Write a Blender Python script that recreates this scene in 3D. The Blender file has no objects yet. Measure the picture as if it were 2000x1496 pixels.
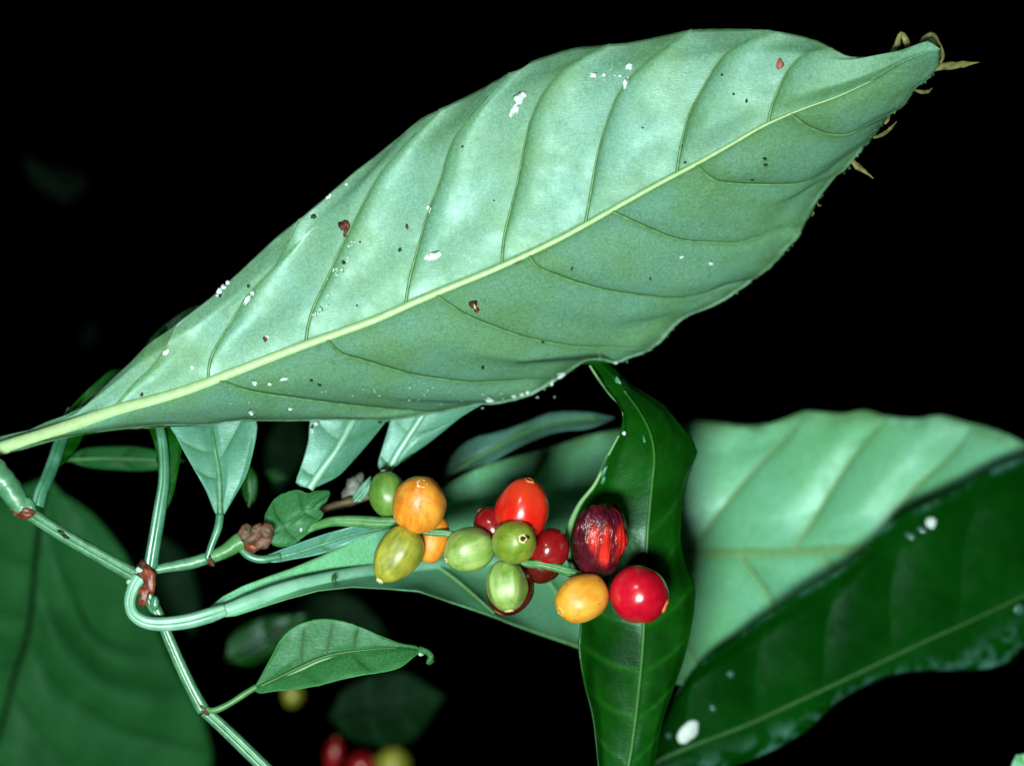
import bpy, bmesh, math, random
import numpy as np
from mathutils import Vector, Matrix, noise as mnoise

# ---------------------------------------------------------------- camera, night sky, flash, exposure
SC = bpy.context.scene
COL = SC.collection
D0 = 0.50                     # metres from the lens to the berries (plane of focus)
S = 0.26 / 2000.0             # metres per photograph unit in that plane
CX, CY = 1000.0, 748.0

cam_data = bpy.data.cameras.new('camera')
cam_data.sensor_width = 36.0
cam_data.lens = 36.0 * D0 / 0.26
cam_data.clip_start = 0.01
cam_data.clip_end = 100.0
cam_data.dof.use_dof = True
cam_data.dof.focus_distance = D0 - 0.002
cam_data.dof.aperture_fstop = 5.4
cam = bpy.data.objects.new('camera', cam_data)
COL.objects.link(cam)
cam.location = (0, -D0, 0)
cam.rotation_euler = (math.radians(90), 0, 0)
SC.camera = cam

world = bpy.data.worlds.new('World')
SC.world = world
world.use_nodes = True
wn = world.node_tree
bg = wn.nodes['Background']
sky = wn.nodes.new('ShaderNodeTexSky')
sky.sky_type = 'NISHITA'
sky.sun_disc = False
sky.sun_elevation = math.radians(-8)      # night
sky.sun_rotation = math.radians(120)
wn.links.new(sky.outputs['Color'], bg.inputs['Color'])
bg.inputs['Strength'].default_value = 0.002

def flash(name, loc, aim, sx, sy, power, col):
    ld = bpy.data.lights.new(name, 'AREA')
    ld.shape = 'RECTANGLE'
    ld.size, ld.size_y = sx, sy
    ld.energy = power
    ld.color = col
    o = bpy.data.objects.new(name, ld)
    COL.objects.link(o)
    o.location = loc
    o.rotation_euler = (Vector(aim) - Vector(loc)).to_track_quat('-Z', 'Y').to_euler()
    return o

# twin macro flash beside the lens: the brighter head below, the weaker one above left
flash('flash_lamp', (-0.055, -0.50, -0.125), (0.0, 0.0, 0.01), 0.11, 0.075, 4.25, (0.84, 1.0, 0.93))
flash('flash_lamp', (-0.20, -0.44, 0.22), (0.0, 0.0, 0.0), 0.09, 0.06, 0.42, (0.78, 1.0, 1.0))

SC.view_settings.view_transform = 'Standard'
SC.view_settings.look = 'None'
SC.view_settings.exposure = 0.0
SC.view_settings.gamma = 1.0
SC.cycles.use_denoising = True
SC.cycles.max_bounces = 6

# ---------------------------------------------------------------- helpers
def P(x, y, d=0.0):
    """photograph units (x right, y down, d away from the lens) -> metres"""
    Y = d * S
    k = (D0 + Y) / D0
    return Vector(((x - CX) * S * k, Y, -(y - CY) * S * k))

def lin(r, g, b):
    f = lambda c: (c / 255 / 12.92) if c / 255 <= 0.04045 else ((c / 255 + 0.055) / 1.055) ** 2.4
    return (f(r), f(g), f(b), 1.0)

def spline(pts, n):
    """Catmull-Rom through pts, n points evenly spaced along it"""
    p = np.array(pts, float)
    if len(p) == 2:
        t = np.linspace(0, 1, n)[:, None]
        return p[0] * (1 - t) + p[1] * t
    seg = np.linalg.norm(np.diff(p[:, :2], axis=0), axis=1) ** 0.5 + 1e-6
    T = np.concatenate([[0], np.cumsum(seg)])
    m = np.zeros_like(p)
    for i in range(len(p)):
        a, b = max(i - 1, 0), min(i + 1, len(p) - 1)
        m[i] = (p[b] - p[a]) / (T[b] - T[a])
    out = []
    for i in range(len(p) - 1):
        h = T[i + 1] - T[i]
        for t in np.linspace(0, 1, 16, endpoint=False):
            t2, t3 = t * t, t * t * t
            out.append((2*t3 - 3*t2 + 1) * p[i] + (t3 - 2*t2 + t) * h * m[i] + (-2*t3 + 3*t2) * p[i+1] + (t3 - t2) * h * m[i+1])
    out.append(p[-1])
    o = np.array(out)
    L = np.concatenate([[0], np.cumsum(np.linalg.norm(np.diff(o[:, :2], axis=0), axis=1))])
    s = np.linspace(0, L[-1], n)
    return np.stack([np.interp(s, L, o[:, k]) for k in range(o.shape[1])], axis=1)

def samp(dense, t):
    x = np.clip(t, 0, 1) * (len(dense) - 1)
    i = int(min(math.floor(x), len(dense) - 2))
    f = x - i
    return dense[i] * (1 - f) + dense[i + 1] * f

def near(dense, p):
    return float(np.argmin((dense[:, 0] - p[0]) ** 2 + (dense[:, 1] - p[1]) ** 2)) / (len(dense) - 1)

def smooth(a, b, x):
    t = min(max((x - a) / (b - a), 0), 1)
    return t * t * (3 - 2 * t)

def link(name, me, mat, parent=None, loc=(0, 0, 0)):
    o = bpy.data.objects.new(name, me)
    COL.objects.link(o)
    for m in (mat if isinstance(mat, (list, tuple)) else [mat]):
        me.materials.append(m)
    o.location = loc
    if parent is not None:
        o.parent = parent
    return o

def mesh(name, verts, faces, mat, parent=None, org=Vector((0, 0, 0)), smooth_shade=True):
    me = bpy.data.meshes.new(name)
    me.from_pydata([tuple(Vector(v) - org) for v in verts], [], faces)
    me.update()
    if smooth_shade:
        me.polygons.foreach_set('use_smooth', [True] * len(me.polygons))
    loc = (0, 0, 0) if parent is not None else org
    return link(name, me, mat, parent, loc)

def tag(o, label=None, cat=None, group=None, kind=None):
    for k, v in (('label', label), ('category', cat), ('group', group), ('kind', kind)):
        if v:
            o[k] = v
    return o

def empty(name, org):
    o = bpy.data.objects.new(name, None)
    o.empty_display_size = 0.01
    COL.objects.link(o)
    o.location = org
    return o

def tube(name, pts, rad, mat, parent=None, org=Vector((0, 0, 0)), n=60, seg=10, flat=1.0, groove=0.0, bumpy=0.0, ends=True):
    """tapered tube through (x, y, d) points; rad = list of radii (photograph units) spread along it"""
    seg = 40 if groove else seg
    c = spline(pts, n)
    r = np.interp(np.linspace(0, 1, n), np.linspace(0, 1, len(rad)), rad)
    W = [P(*q) for q in c]
    V, F = [], []
    for i in range(n):
        t = (W[min(i + 1, n - 1)] - W[max(i - 1, 0)]).normalized()
        side = t.cross(Vector((0, 1, 0)))
        side = side.normalized() if side.length > 1e-6 else Vector((1, 0, 0))
        up = side.cross(t).normalized()
        k = S * (D0 + c[i][2] * S) / D0
        for j in range(seg):
            a = 2 * math.pi * j / seg
            rr = r[i] * k
            if groove:
                rr *= 1 - groove * math.exp(-((a - 1.15 * math.pi / 2 - math.pi) / 0.26) ** 2)
            if bumpy:
                rr *= 1 + bumpy * mnoise.noise(Vector((i * 0.35, j * 0.8, r[0])))
            V.append(W[i] + side * math.cos(a) * rr + up * math.sin(a) * rr * flat)
    for i in range(n - 1):
        for j in range(seg):
            a, b = i * seg + j, i * seg + (j + 1) % seg
            F.append((a, b, b + seg, a + seg))
    if ends:
        F.append(tuple(range(seg))[::-1])
        F.append(tuple((n - 1) * seg + j for j in range(seg)))
    o = mesh(name, V, F, mat, parent, org)
    bm = bmesh.new(); bm.from_mesh(o.data); bmesh.ops.recalc_face_normals(bm, faces=bm.faces); bm.to_mesh(o.data); bm.free()
    return o

def blob(name, x, y, d, rx, ry, rd, ang, mat, parent=None, org=Vector((0, 0, 0)), rough=0.15, seed=0, grad=(0, 0), sub=3, pinch=0.0, top=False):
    """uneven rounded lump; grad tilts it to lie on a surface"""
    bm = bmesh.new()
    bmesh.ops.create_icosphere(bm, subdivisions=sub, radius=1)
    ca, sa = math.cos(ang), math.sin(ang)
    V = []
    for v in bm.verts:
        n = 1 + rough * mnoise.noise(v.co * 1.7 + Vector((seed * 7.3, seed, 0))) * 2
        px, pz, pd = v.co.x * n * rx, v.co.z * n * ry, v.co.y * n * rd
        px *= 1 - pinch * (v.co.z * 0.5 + 0.5)
        qx, qy = ca * px + sa * pz, sa * px - ca * pz
        V.append(P(x + qx, y + qy, d + pd + grad[0] * qx + grad[1] * qy))
    F = [tuple(v.index for v in f.verts) for f in bm.faces]
    bm.free()
    o = mesh(name, V, F, mat, parent, org if parent is not None or top is False else org)
    return o

# ---------------------------------------------------------------- materials
def nodes(name):
    m = bpy.data.materials.new(name)
    m.use_nodes = True
    nt = m.node_tree
    b = nt.nodes['Principled BSDF']
    return m, nt, b

def N(nt, kind, **kw):
    n = nt.nodes.new('ShaderNode' + kind)
    for k, v in kw.items():
        setattr(n, k, v)
    return n

def mixc(nt, fac, a, b, mode='MIX'):
    n = N(nt, 'Mix', data_type='RGBA', blend_type=mode)
    for s, v in ((0, fac), (6, a), (7, b)):
        if hasattr(v, 'default_value') or hasattr(v, 'is_linked'):
            nt.links.new(v, n.inputs[s])
        else:
            n.inputs[s].default_value = v
    return n.outputs[2]

def ramp(nt, src, lo, hi, a=0.0, b=1.0):
    n = N(nt, 'MapRange', clamp=True)
    nt.links.new(src, n.inputs[0])
    n.inputs[1].default_value, n.inputs[2].default_value = lo, hi
    n.inputs[3].default_value, n.inputs[4].default_value = a, b
    return n.outputs[0]

def tex(nt, scale, detail=3.0, rough=0.55, coord='Object', stretch=None, dist=0.0):
    tc = N(nt, 'TexCoord')
    src = tc.outputs[coord]
    if stretch:
        mp = N(nt, 'Mapping')
        mp.inputs['Scale'].default_value = stretch
        nt.links.new(src, mp.inputs[0])
        src = mp.outputs[0]
    n = N(nt, 'TexNoise')
    n.inputs['Scale'].default_value = scale
    n.inputs['Detail'].default_value = detail
    n.inputs['Roughness'].default_value = rough
    n.inputs['Distortion'].default_value = dist
    nt.links.new(src, n.inputs['Vector'])
    return n.outputs['Fac']

def leaf_mat(name, c1, c2, veinc, rough=0.4, spec=0.5, bump=0.25, edgec=None, fleck=0.25, sheen_var=0.1, tint=(0.76, 1.0, 1.0), coat=0.0, big=55, grime=0.0, netk=0.22, epatch=(0.28, 0.55)):
    m, nt, b = nodes(name)
    col = mixc(nt, ramp(nt, tex(nt, big, 4, dist=0.4), 0.35, 0.65), c1, c2)
    fl = ramp(nt, tex(nt, 1500, 2, 0.7), 0.3, 0.7, 1 - fleck, 1 + fleck)
    cm = N(nt, 'CombineColor')
    for i in range(3):
        nt.links.new(fl, cm.inputs[i])
    col = mixc(nt, 1.0, col, cm.outputs[0], 'MULTIPLY')
    at = N(nt, 'Attribute', attribute_name='vein')
    vf = N(nt, 'Math', operation='MULTIPLY')
    nt.links.new(at.outputs['Fac'], vf.inputs[0])
    nt.links.new(ramp(nt, tex(nt, 420, 3), 0.35, 0.7, 0.45, 1.0), vf.inputs[1])
    col = mixc(nt, vf.outputs[0], col, veinc)
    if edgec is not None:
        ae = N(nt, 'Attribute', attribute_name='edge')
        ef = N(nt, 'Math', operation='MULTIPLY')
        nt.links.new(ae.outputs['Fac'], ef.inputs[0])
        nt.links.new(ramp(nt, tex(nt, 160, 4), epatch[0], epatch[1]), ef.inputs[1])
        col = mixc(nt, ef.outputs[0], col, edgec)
    if grime:
        g = ramp(nt, tex(nt, 260, 5, 0.7), 0.60, 0.72, 0, grime)
        col = mixc(nt, g, col, tuple(0.35 * v for v in c1[:3]) + (1,))
    vt = N(nt, 'TexVoronoi', feature='DISTANCE_TO_EDGE')
    vt.inputs['Scale'].default_value = 420
    tcv = N(nt, 'TexCoord')
    nt.links.new(tcv.outputs['Object'], vt.inputs['Vector'])
    net = ramp(nt, vt.outputs['Distance'], 0.0, 0.09, 1.0, 0.0)
    nf = N(nt, 'Math', operation='MULTIPLY')
    nt.links.new(net, nf.inputs[0])
    nt.links.new(ramp(nt, tex(nt, 90, 3), 0.4, 0.65, 0.0, netk), nf.inputs[1])
    col = mixc(nt, nf.outputs[0], col, veinc)
    nt.links.new(col, b.inputs['Base Color'])
    nt.links.new(ramp(nt, tex(nt, 180, 4), 0.3, 0.7, rough - sheen_var, rough + sheen_var), b.inputs['Roughness'])
    b.inputs['Specular IOR Level'].default_value = spec
    b.inputs['Specular Tint'].default_value = tint + (1,)
    bp = N(nt, 'Bump')
    bp.inputs['Strength'].default_value = bump
    bp.inputs['Distance'].default_value = 0.00025
    h1 = tex(nt, 1.0, 3, 0.65, 'Object', (700, 700, 2600))
    nt.links.new(h1, bp.inputs['Height'])
    bp2 = N(nt, 'Bump')
    bp2.inputs['Strength'].default_value = bump * 0.7
    bp2.inputs['Distance'].default_value = 0.0012
    nt.links.new(tex(nt, 130, 3), bp2.inputs['Height'])
    nt.links.new(bp.outputs[0], bp2.inputs['Normal'])
    nt.links.new(bp2.outputs[0], b.inputs['Normal'])
    return m

def plain_mat(name, c1, c2, rough=0.4, scale=300, bump=0.2, spec=0.5, stretch=None, sss=0.0, coat=0.0):
    m, nt, b = nodes(name)
    f = tex(nt, scale, 4, 0.6, 'Object', stretch)
    nt.links.new(mixc(nt, ramp(nt, f, 0.35, 0.65), c1, c2), b.inputs['Base Color'])
    b.inputs['Roughness'].default_value = rough
    b.inputs['Specular IOR Level'].default_value = spec
    if sss:
        b.inputs['Subsurface Weight'].default_value = sss
        b.inputs['Subsurface Radius'].default_value = (1.0, 0.5, 0.2)
        b.inputs['Subsurface Scale'].default_value = 0.0015
    if coat:
        b.inputs['Coat Weight'].default_value = coat
        b.inputs['Coat Roughness'].default_value = 0.08
    bp = N(nt, 'Bump')
    bp.inputs['Strength'].default_value = bump
    bp.inputs['Distance'].default_value = 0.0004
    nt.links.new(f, bp.inputs['Height'])
    nt.links.new(bp.outputs[0], b.inputs['Normal'])
    return m

def berry_mat(name, c1, c2, rough=0.28, streak=1.0, sss=0.15, coat=0.25, mottled=0.3, tipc=None, spec=0.8):
    """skin: lengthwise streaks along local Z, soft mottling"""
    m, nt, b = nodes(name)
    f1 = tex(nt, 1.0, 3, 0.6, 'Object', (520, 520, 70))
    f2 = tex(nt, 170, 4, 0.6)
    ad = N(nt, 'Math', operation='ADD')
    s1 = N(nt, 'Math', operation='MULTIPLY'); s1.inputs[1].default_value = min(0.8, 0.6 * streak)
    s2 = N(nt, 'Math', operation='MULTIPLY'); s2.inputs[1].default_value = 1 - min(0.8, 0.6 * streak)
    nt.links.new(f1, s1.inputs[0]); nt.links.new(f2, s2.inputs[0])
    nt.links.new(s1.outputs[0], ad.inputs[0]); nt.links.new(s2.outputs[0], ad.inputs[1])
    col = mixc(nt, ramp(nt, ad.outputs[0], 0.40, 0.60), c1, c2)
    col = mixc(nt, ramp(nt, tex(nt, 800, 2, 0.5), 0.66, 0.72, 0, 0.45), col, tuple(0.3 * v for v in c1[:3]) + (1,))
    if tipc is not None:
        tc = N(nt, 'TexCoord'); sx = N(nt, 'SeparateXYZ')
        nt.links.new(tc.outputs['Generated'], sx.inputs[0])
        col = mixc(nt, ramp(nt, sx.outputs[2], 0.55, 1.0, 0, 0.8), col, tipc)
    nt.links.new(col, b.inputs['Base Color'])
    nt.links.new(ramp(nt, f2, 0.3, 0.7, rough - 0.06, rough + 0.08), b.inputs['Roughness'])
    b.inputs['Specular IOR Level'].default_value = spec
    b.inputs['Subsurface Weight'].default_value = sss
    b.inputs['Subsurface Radius'].default_value = (1.0, 0.45, 0.2)
    b.inputs['Subsurface Scale'].default_value = 0.0012
    b.inputs['Coat Weight'].default_value = coat
    b.inputs['Coat Roughness'].default_value = 0.16
    bp = N(nt, 'Bump')
    bp.inputs['Strength'].default_value = mottled
    bp.inputs['Distance'].default_value = 0.0002
    nt.links.new(ad.outputs[0], bp.inputs['Height'])
    nt.links.new(bp.outputs[0], b.inputs['Normal'])
    return m

M = {}
M['under'] = leaf_mat('pale_leaf_underside', (0.124, 0.292, 0.120, 1), (0.136, 0.328, 0.222, 1), (0.07, 0.185, 0.045, 1), 0.56, 1.6, 0.24, (0.04, 0.12, 0.035, 1), grime=0.45, netk=0.42)
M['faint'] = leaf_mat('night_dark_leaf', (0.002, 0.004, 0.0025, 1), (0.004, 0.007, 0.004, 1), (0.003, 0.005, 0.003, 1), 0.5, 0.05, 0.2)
M['under_far'] = leaf_mat('pale_leaf_underside_soft', (0.17, 0.50, 0.24, 1), (0.20, 0.55, 0.34, 1), (0.10, 0.32, 0.08, 1), 0.45, 0.7, 0.15, (0.11, 0.26, 0.10, 1))
M['top'] = leaf_mat('dark_leaf_face', (0.0015, 0.030, 0.001, 1), (0.006, 0.080, 0.004, 1), (0.010, 0.10, 0.007, 1), 0.30, 0.20, 0.25, fleck=0.15, big=40, netk=0.1)
M['gloss'] = leaf_mat('wet_leaf_face', (0.0008, 0.030, 0.001, 1), (0.0015, 0.048, 0.002, 1), (0.002, 0.055, 0.004, 1), 0.30, 0.12, 0.3, (0.08, 0.23, 0.18, 1), fleck=0.12, big=45, netk=0.06, epatch=(0.46, 0.66))  # bluish edge colour paints wet glare into the leaf face
M['shade'] = leaf_mat('dull_leaf_face', (0.008, 0.070, 0.014, 1), (0.018, 0.105, 0.028, 1), (0.004, 0.034, 0.004, 1), 0.45, 0.07, 0.2, fleck=0.1)
M['mid'] = leaf_mat('mid_green_leaf', (0.022, 0.120, 0.028, 1), (0.034, 0.155, 0.046, 1), (0.014, 0.08, 0.012, 1), 0.42, 0.25, 0.35, (0.04, 0.20, 0.05, 1), fleck=0.3)
M['blue'] = leaf_mat('bluish_young_leaf', (0.075, 0.24, 0.15, 1), (0.11, 0.31, 0.23, 1), (0.06, 0.19, 0.08, 1), 0.42, 0.6, 0.25, fleck=0.15)
M['greyleaf'] = leaf_mat('grey_green_leaf', (0.045, 0.13, 0.10, 1), (0.065, 0.18, 0.13, 1), (0.05, 0.14, 0.06, 1), 0.45, 0.4, 0.2)
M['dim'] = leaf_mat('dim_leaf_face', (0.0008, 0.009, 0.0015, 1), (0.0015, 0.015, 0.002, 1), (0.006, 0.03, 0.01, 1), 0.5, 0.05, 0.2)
M['rib'] = plain_mat('yellowish_rib', (0.40, 0.56, 0.24, 1), (0.48, 0.66, 0.34, 1), 0.38, 500, 0.3, stretch=None)
M['vein'] = plain_mat('olive_vein', (0.075, 0.19, 0.05, 1), (0.16, 0.34, 0.14, 1), 0.45, 420, 0.2)
M['veinpale'] = plain_mat('pale_green_vein', (0.17, 0.36, 0.13, 1), (0.22, 0.42, 0.18, 1), 0.45, 500, 0.2)
M['veindark'] = plain_mat('deep_green_vein', (0.02, 0.09, 0.018, 1), (0.03, 0.12, 0.025, 1), 0.45, 500, 0.2)
M['topvein'] = plain_mat('green_rib', (0.022, 0.13, 0.014, 1), (0.034, 0.17, 0.022, 1), 0.4, 500, 0.2)
M['stem'] = plain_mat('pale_green_stem', (0.05, 0.19, 0.08, 1), (0.12, 0.32, 0.17, 1), 0.38, 1.0, 0.45, 0.8, stretch=(330, 330, 330))
M['stalk'] = plain_mat('bright_stalk', (0.17, 0.44, 0.28, 1), (0.30, 0.60, 0.43, 1), 0.42, 160, 0.3, 1.5)
M['petiole'] = plain_mat('shiny_petiole', (0.035, 0.18, 0.085, 1), (0.10, 0.32, 0.19, 1), 0.36, 160, 0.35, 1.1)
M['shoot'] = plain_mat('green_shoot', (0.05, 0.19, 0.045, 1), (0.11, 0.30, 0.10, 1), 0.4, 260, 0.4)
M['stipule'] = plain_mat('red_brown_scale', (0.11, 0.018, 0.008, 1), (0.32, 0.06, 0.025, 1), 0.42, 420, 0.6)
M['bark'] = plain_mat('dark_node_ring', (0.03, 0.012, 0.006, 1), (0.12, 0.035, 0.015, 1), 0.5, 600, 0.5)
M['bud'] = plain_mat('rusty_bud', (0.04, 0.035, 0.012, 1), (0.22, 0.085, 0.05, 1), 0.55, 380, 0.7)
M['white'] = plain_mat('white_crust_and_glint', (0.66, 0.78, 0.74, 1), (0.85, 0.92, 0.90, 1), 0.5, 700, 0.5)
M['palecrust'] = plain_mat('pale_crust', (0.36, 0.52, 0.40, 1), (0.55, 0.70, 0.58, 1), 0.5, 700, 0.5)
M['brown'] = plain_mat('brown_scar', (0.06, 0.012, 0.006, 1), (0.17, 0.035, 0.02, 1), 0.6, 700, 0.5)
M['pink'] = plain_mat('pinkish_scar', (0.36, 0.06, 0.05, 1), (0.5, 0.2, 0.15, 1), 0.5, 700, 0.5)
M['black'] = plain_mat('dark_speck', (0.008, 0.02, 0.006, 1), (0.02, 0.035, 0.01, 1), 0.6, 700, 0.4)
M['dry'] = plain_mat('dry_tissue', (0.07, 0.07, 0.015, 1), (0.28, 0.25, 0.08, 1), 0.6, 330, 0.8)
M['cream'] = plain_mat('cream_scar', (0.75, 0.62, 0.25, 1), (0.85, 0.75, 0.40, 1), 0.5, 500, 0.4)
M['drop'] = plain_mat('wet_film_glare', (0.05, 0.14, 0.11, 1), (0.10, 0.22, 0.19, 1), 0.16, 300, 0.1, 1.2)  # wet glare put into the drops' pale bluish colour
M['hole'] = plain_mat('dark_pit', (0.02, 0.010, 0.004, 1), (0.06, 0.03, 0.01, 1), 0.7, 700, 0.6)

# ---------------------------------------------------------------- leaves
class Leaf:
    """blade lofted between midrib, lateral veins and margins, pillowed between the veins"""
    def __init__(s, mid, up, lo, uv=(), lv=(), slope=(0, 0), curl=(0, 0), roll=(0, 0), amp=6, skew=(1.2, 0.8), wave=(0, 60), ragged=(0, 0), efrom=(0.86, 0.86), nm=500, nv=26, npan=14, jit=None):
        s.mid = spline(mid, nm)
        if s.mid.shape[1] == 2:
            s.mid = np.concatenate([s.mid, np.zeros((nm, 1))], 1)
        s.slope, s.curl, s.roll, s.amp, s.skew, s.wave = slope, curl, roll, amp, skew, wave
        s.nv, s.npan, s.efrom = nv, npan, efrom
        s.V, s.F, s.att_v, s.att_e, s.px = [], [], [], [], []
        s.veins = []
        s.cut = [0]
        for h, (mg, vs) in enumerate(((up, uv), (lo, lv))):
            md = spline(mg, nm)[:, :2]
            if ragged[h]:
                tan = np.gradient(md, axis=0)
                nrm = np.stack([-tan[:, 1], tan[:, 0]], 1)
                nrm /= np.linalg.norm(nrm, axis=1)[:, None] + 1e-9
                for i in range(2, nm - 2):
                    a = mnoise.noise(Vector((i * 0.31, 3.7 + h, 0))) + 0.7 * mnoise.noise(Vector((i * 0.9, 9.7 + h, 0)))
                    md[i] += nrm[i] * a * ragged[h]
            s.half(h, md, vs)
            s.cut.append(len(s.F))

    def rowcurve(s, md, a, b, ctrl):
        p0, p1 = samp(s.mid, a)[:2], samp(md, b)
        if ctrl is None or len(ctrl) < 1:
            c = spline([p0, p1], s.nv + 1)
        else:
            c = spline([p0] + [np.array(q, float) for q in ctrl] + [p1], s.nv + 1)
        return c

    def depth(s, h, a, C, R, v, bump, b):
        dist = math.hypot(C[0] - R[0], C[1] - R[1])
        sl = s.slope[h](a) if callable(s.slope[h]) else s.slope[h]
        d = R[2] + sl * dist + s.curl[h] * (dist / 100.0) ** 2
        d += s.roll[h] * smooth(0.72, 1.0, v)
        d += s.wave[0] * math.sin(b * s.wave[1] + 1.3 * h) * v ** 2
        return d + bump

    def half(s, h, md, vs):
        rows = [(0.0, 0.0, None)]
        for v in vs:
            if isinstance(v, tuple) and len(v) == 3 and v[0] == 'auto':
                a, b = v[1], v[2]
                p0, p1 = samp(s.mid, a)[:2], samp(md, b)
                tm = samp(s.mid, min(a + .02, 1))[:2] - samp(s.mid, max(a - .02, 0))[:2]
                tm = tm / (np.linalg.norm(tm) + 1e-9)
                L = np.linalg.norm(p1 - p0)
                rows.append((a, b, [p0 * .5 + p1 * .5 - tm * L * 0.08]))
            else:
                rows.append((near(s.mid, v[0]), near(md, v[-1]), v[1:-1]))
        rows.append((1.0, 1.0, None))
        rows = [rows[0]] + sorted(rows[1:-1], key=lambda r: r[0]) + [rows[-1]]
        for i in range(1, len(rows)):
            if rows[i][1] < rows[i - 1][1]:
                rows[i] = (rows[i][0], rows[i - 1][1], rows[i][2])
        curves = [s.rowcurve(md, *r) for r in rows]
        amps = s.amp if isinstance(s.amp, (list, tuple)) else (s.amp, s.amp)
        for i in range(len(rows) - 1):
            (a0, b0, _), (a1, b1, _) = rows[i], rows[i + 1]
            c0, c1 = curves[i], curves[i + 1]
            wid = abs(b1 - b0) * (len(md) and np.linalg.norm(np.diff(md, axis=0), axis=1).sum())
            n = s.npan
            base = len(s.V)
            pw = min(1.0, wid / 110.0)
            rnd = random.Random(i * 31 + h * 7)
            amp = amps[h] * pw * rnd.uniform(0.6, 1.45)
            sa, sb = s.skew
            pk = (sa / (sa + sb)) ** sa * (sb / (sa + sb)) ** sb
            for k in range(n + 1):
                t = k / n
                t = 0.5 - 0.5 * math.cos(math.pi * t) if n > 6 else t
                a, b = a0 + (a1 - a0) * t, b0 + (b1 - b0) * t
                R, Mg = samp(s.mid, a), samp(md, b)
                prof = (t ** sa) * ((1 - t) ** sb) / pk
                for j in range(s.nv + 1):
                    v = j / s.nv
                    C = (1 - t) * c0[j] + t * c1[j] + (1 - v) * R[:2] + v * Mg - ((1 - t) * (1 - v) * c0[0] + t * (1 - v) * c1[0] + (1 - t) * v * c0[-1] + t * v * c1[-1])
                    env = smooth(0, 0.25, v) * (1 - 0.55 * smooth(0.75, 1, v))
                    d = s.depth(h, a, C, R, v, -amp * prof * env, b)
                    s.px.append((C[0], C[1], d))
                    s.V.append(P(C[0], C[1], d))
                    ev = 1.0 if (0 < i and t < 0.02) or (i < len(rows) - 2 and t > 0.98) else 0.0
                    near_v = 0.0
                    if i > 0:
                        near_v = max(near_v, math.exp(-(t * wid / 7.0) ** 2))
                    if i < len(rows) - 2:
                        near_v = max(near_v, math.exp(-((1 - t) * wid / 7.0) ** 2))
                    s.att_v.append(max(near_v, 0.8 * math.exp(-(v / 0.035) ** 2)) * (1 - smooth(0.8, 1, v)))
                    s.att_e.append(smooth(s.efrom[h], 1.0, v))
            m = s.nv + 1
            for k in range(n):
                for j in range(s.nv):
                    q = base + k * m + j
                    f = (q, q + 1, q + 1 + m, q + m)
                    s.F.append(f)
        for (a, b, _), c in list(zip(rows, curves))[1:-1]:
            R = samp(s.mid, a)
            pts = []
            for j in range(s.nv + 1):
                v = j / s.nv
                pts.append((c[j][0], c[j][1], s.depth(h, a, c[j], R, v, 0, b)))
            s.veins.append((h, pts))

    def build(s, name, mat, parent, org, thick=2.2, back=None):
        V = [v for v in s.V]
        F = []
        for h in (0, 1):                      # both halves face the lens
            fs = s.F[s.cut[h]:s.cut[h + 1]]
            tot = sum((V[f[2]] - V[f[0]]).cross(V[f[3]] - V[f[1]]).y for f in fs)
            F += [f if tot < 0 else f[::-1] for f in fs]
        me_o = mesh(name, V, F, [mat, back or M['top']], parent, org)
        me = me_o.data
        bm = bmesh.new(); bm.from_mesh(me)
        bm.verts.layers.float.new('vein'); bm.verts.layers.float.new('edge')
        lv, le = bm.verts.layers.float['vein'], bm.verts.layers.float['edge']
        bm.verts.ensure_lookup_table()
        for v, x, y in zip(bm.verts, s.att_v, s.att_e):
            v[lv], v[le] = x, y
        bmesh.ops.remove_doubles(bm, verts=bm.verts, dist=2e-6)
        bmesh.ops.dissolve_degenerate(bm, edges=bm.edges, dist=1e-7)
        bm.to_mesh(me); bm.free()
        so = me_o.modifiers.new('thickness', 'SOLIDIFY')
        so.thickness = thick * S
        so.offset = -1
        so.material_offset = 1
        so.material_offset_rim = 0
        s.obj = me_o
        s.A = np.array(s.px)
        return me_o

    def surf(s, x, y):
        """depth and tilt of the blade at (x, y)"""
        q = (s.A[:, 0] - x) ** 2 + (s.A[:, 1] - y) ** 2
        idx = np.argsort(q)[:14]
        B = np.c_[s.A[idx, :2] - (x, y), np.ones(14)]
        g = np.linalg.lstsq(B, s.A[idx, 2], rcond=None)[0]
        g0 = [max(-1.2, min(1.2, g[0])), max(-1.2, min(1.2, g[1]))]
        return float(np.mean(s.A[idx[:4], 2])), g0

    def add_veins(s, mat, parent, org, r=(3.0, 1.0), lift=1.0, cut=0.93, name='vein', halves=(0, 1)):
        for h, pts in s.veins:
            if h not in halves:
                continue
            n = max(4, int(len(pts) * cut))
            q = [(x, y, d - lift * 0.5) for x, y, d in pts[:n]]
            tube(name, q, r, mat, parent, org, n=34, seg=6, flat=0.8)

    def midpts(s, lift, step=12, a=0.0, b=1.0):
        n = len(s.mid)
        I = np.linspace(a * (n - 1), b * (n - 1), step).astype(int)
        return [(s.mid[i][0], s.mid[i][1], s.mid[i][2] - lift) for i in I]

def auto(n, a0=0.12, a1=0.85, sh=0.08, k=1.0):
    return [('auto', a0 + (a1 - a0) * i / (n - 1), min(0.985, (a0 + (a1 - a0) * i / (n - 1)) * k + sh)) for i in range(n)]

rng = random.Random(11)

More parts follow.
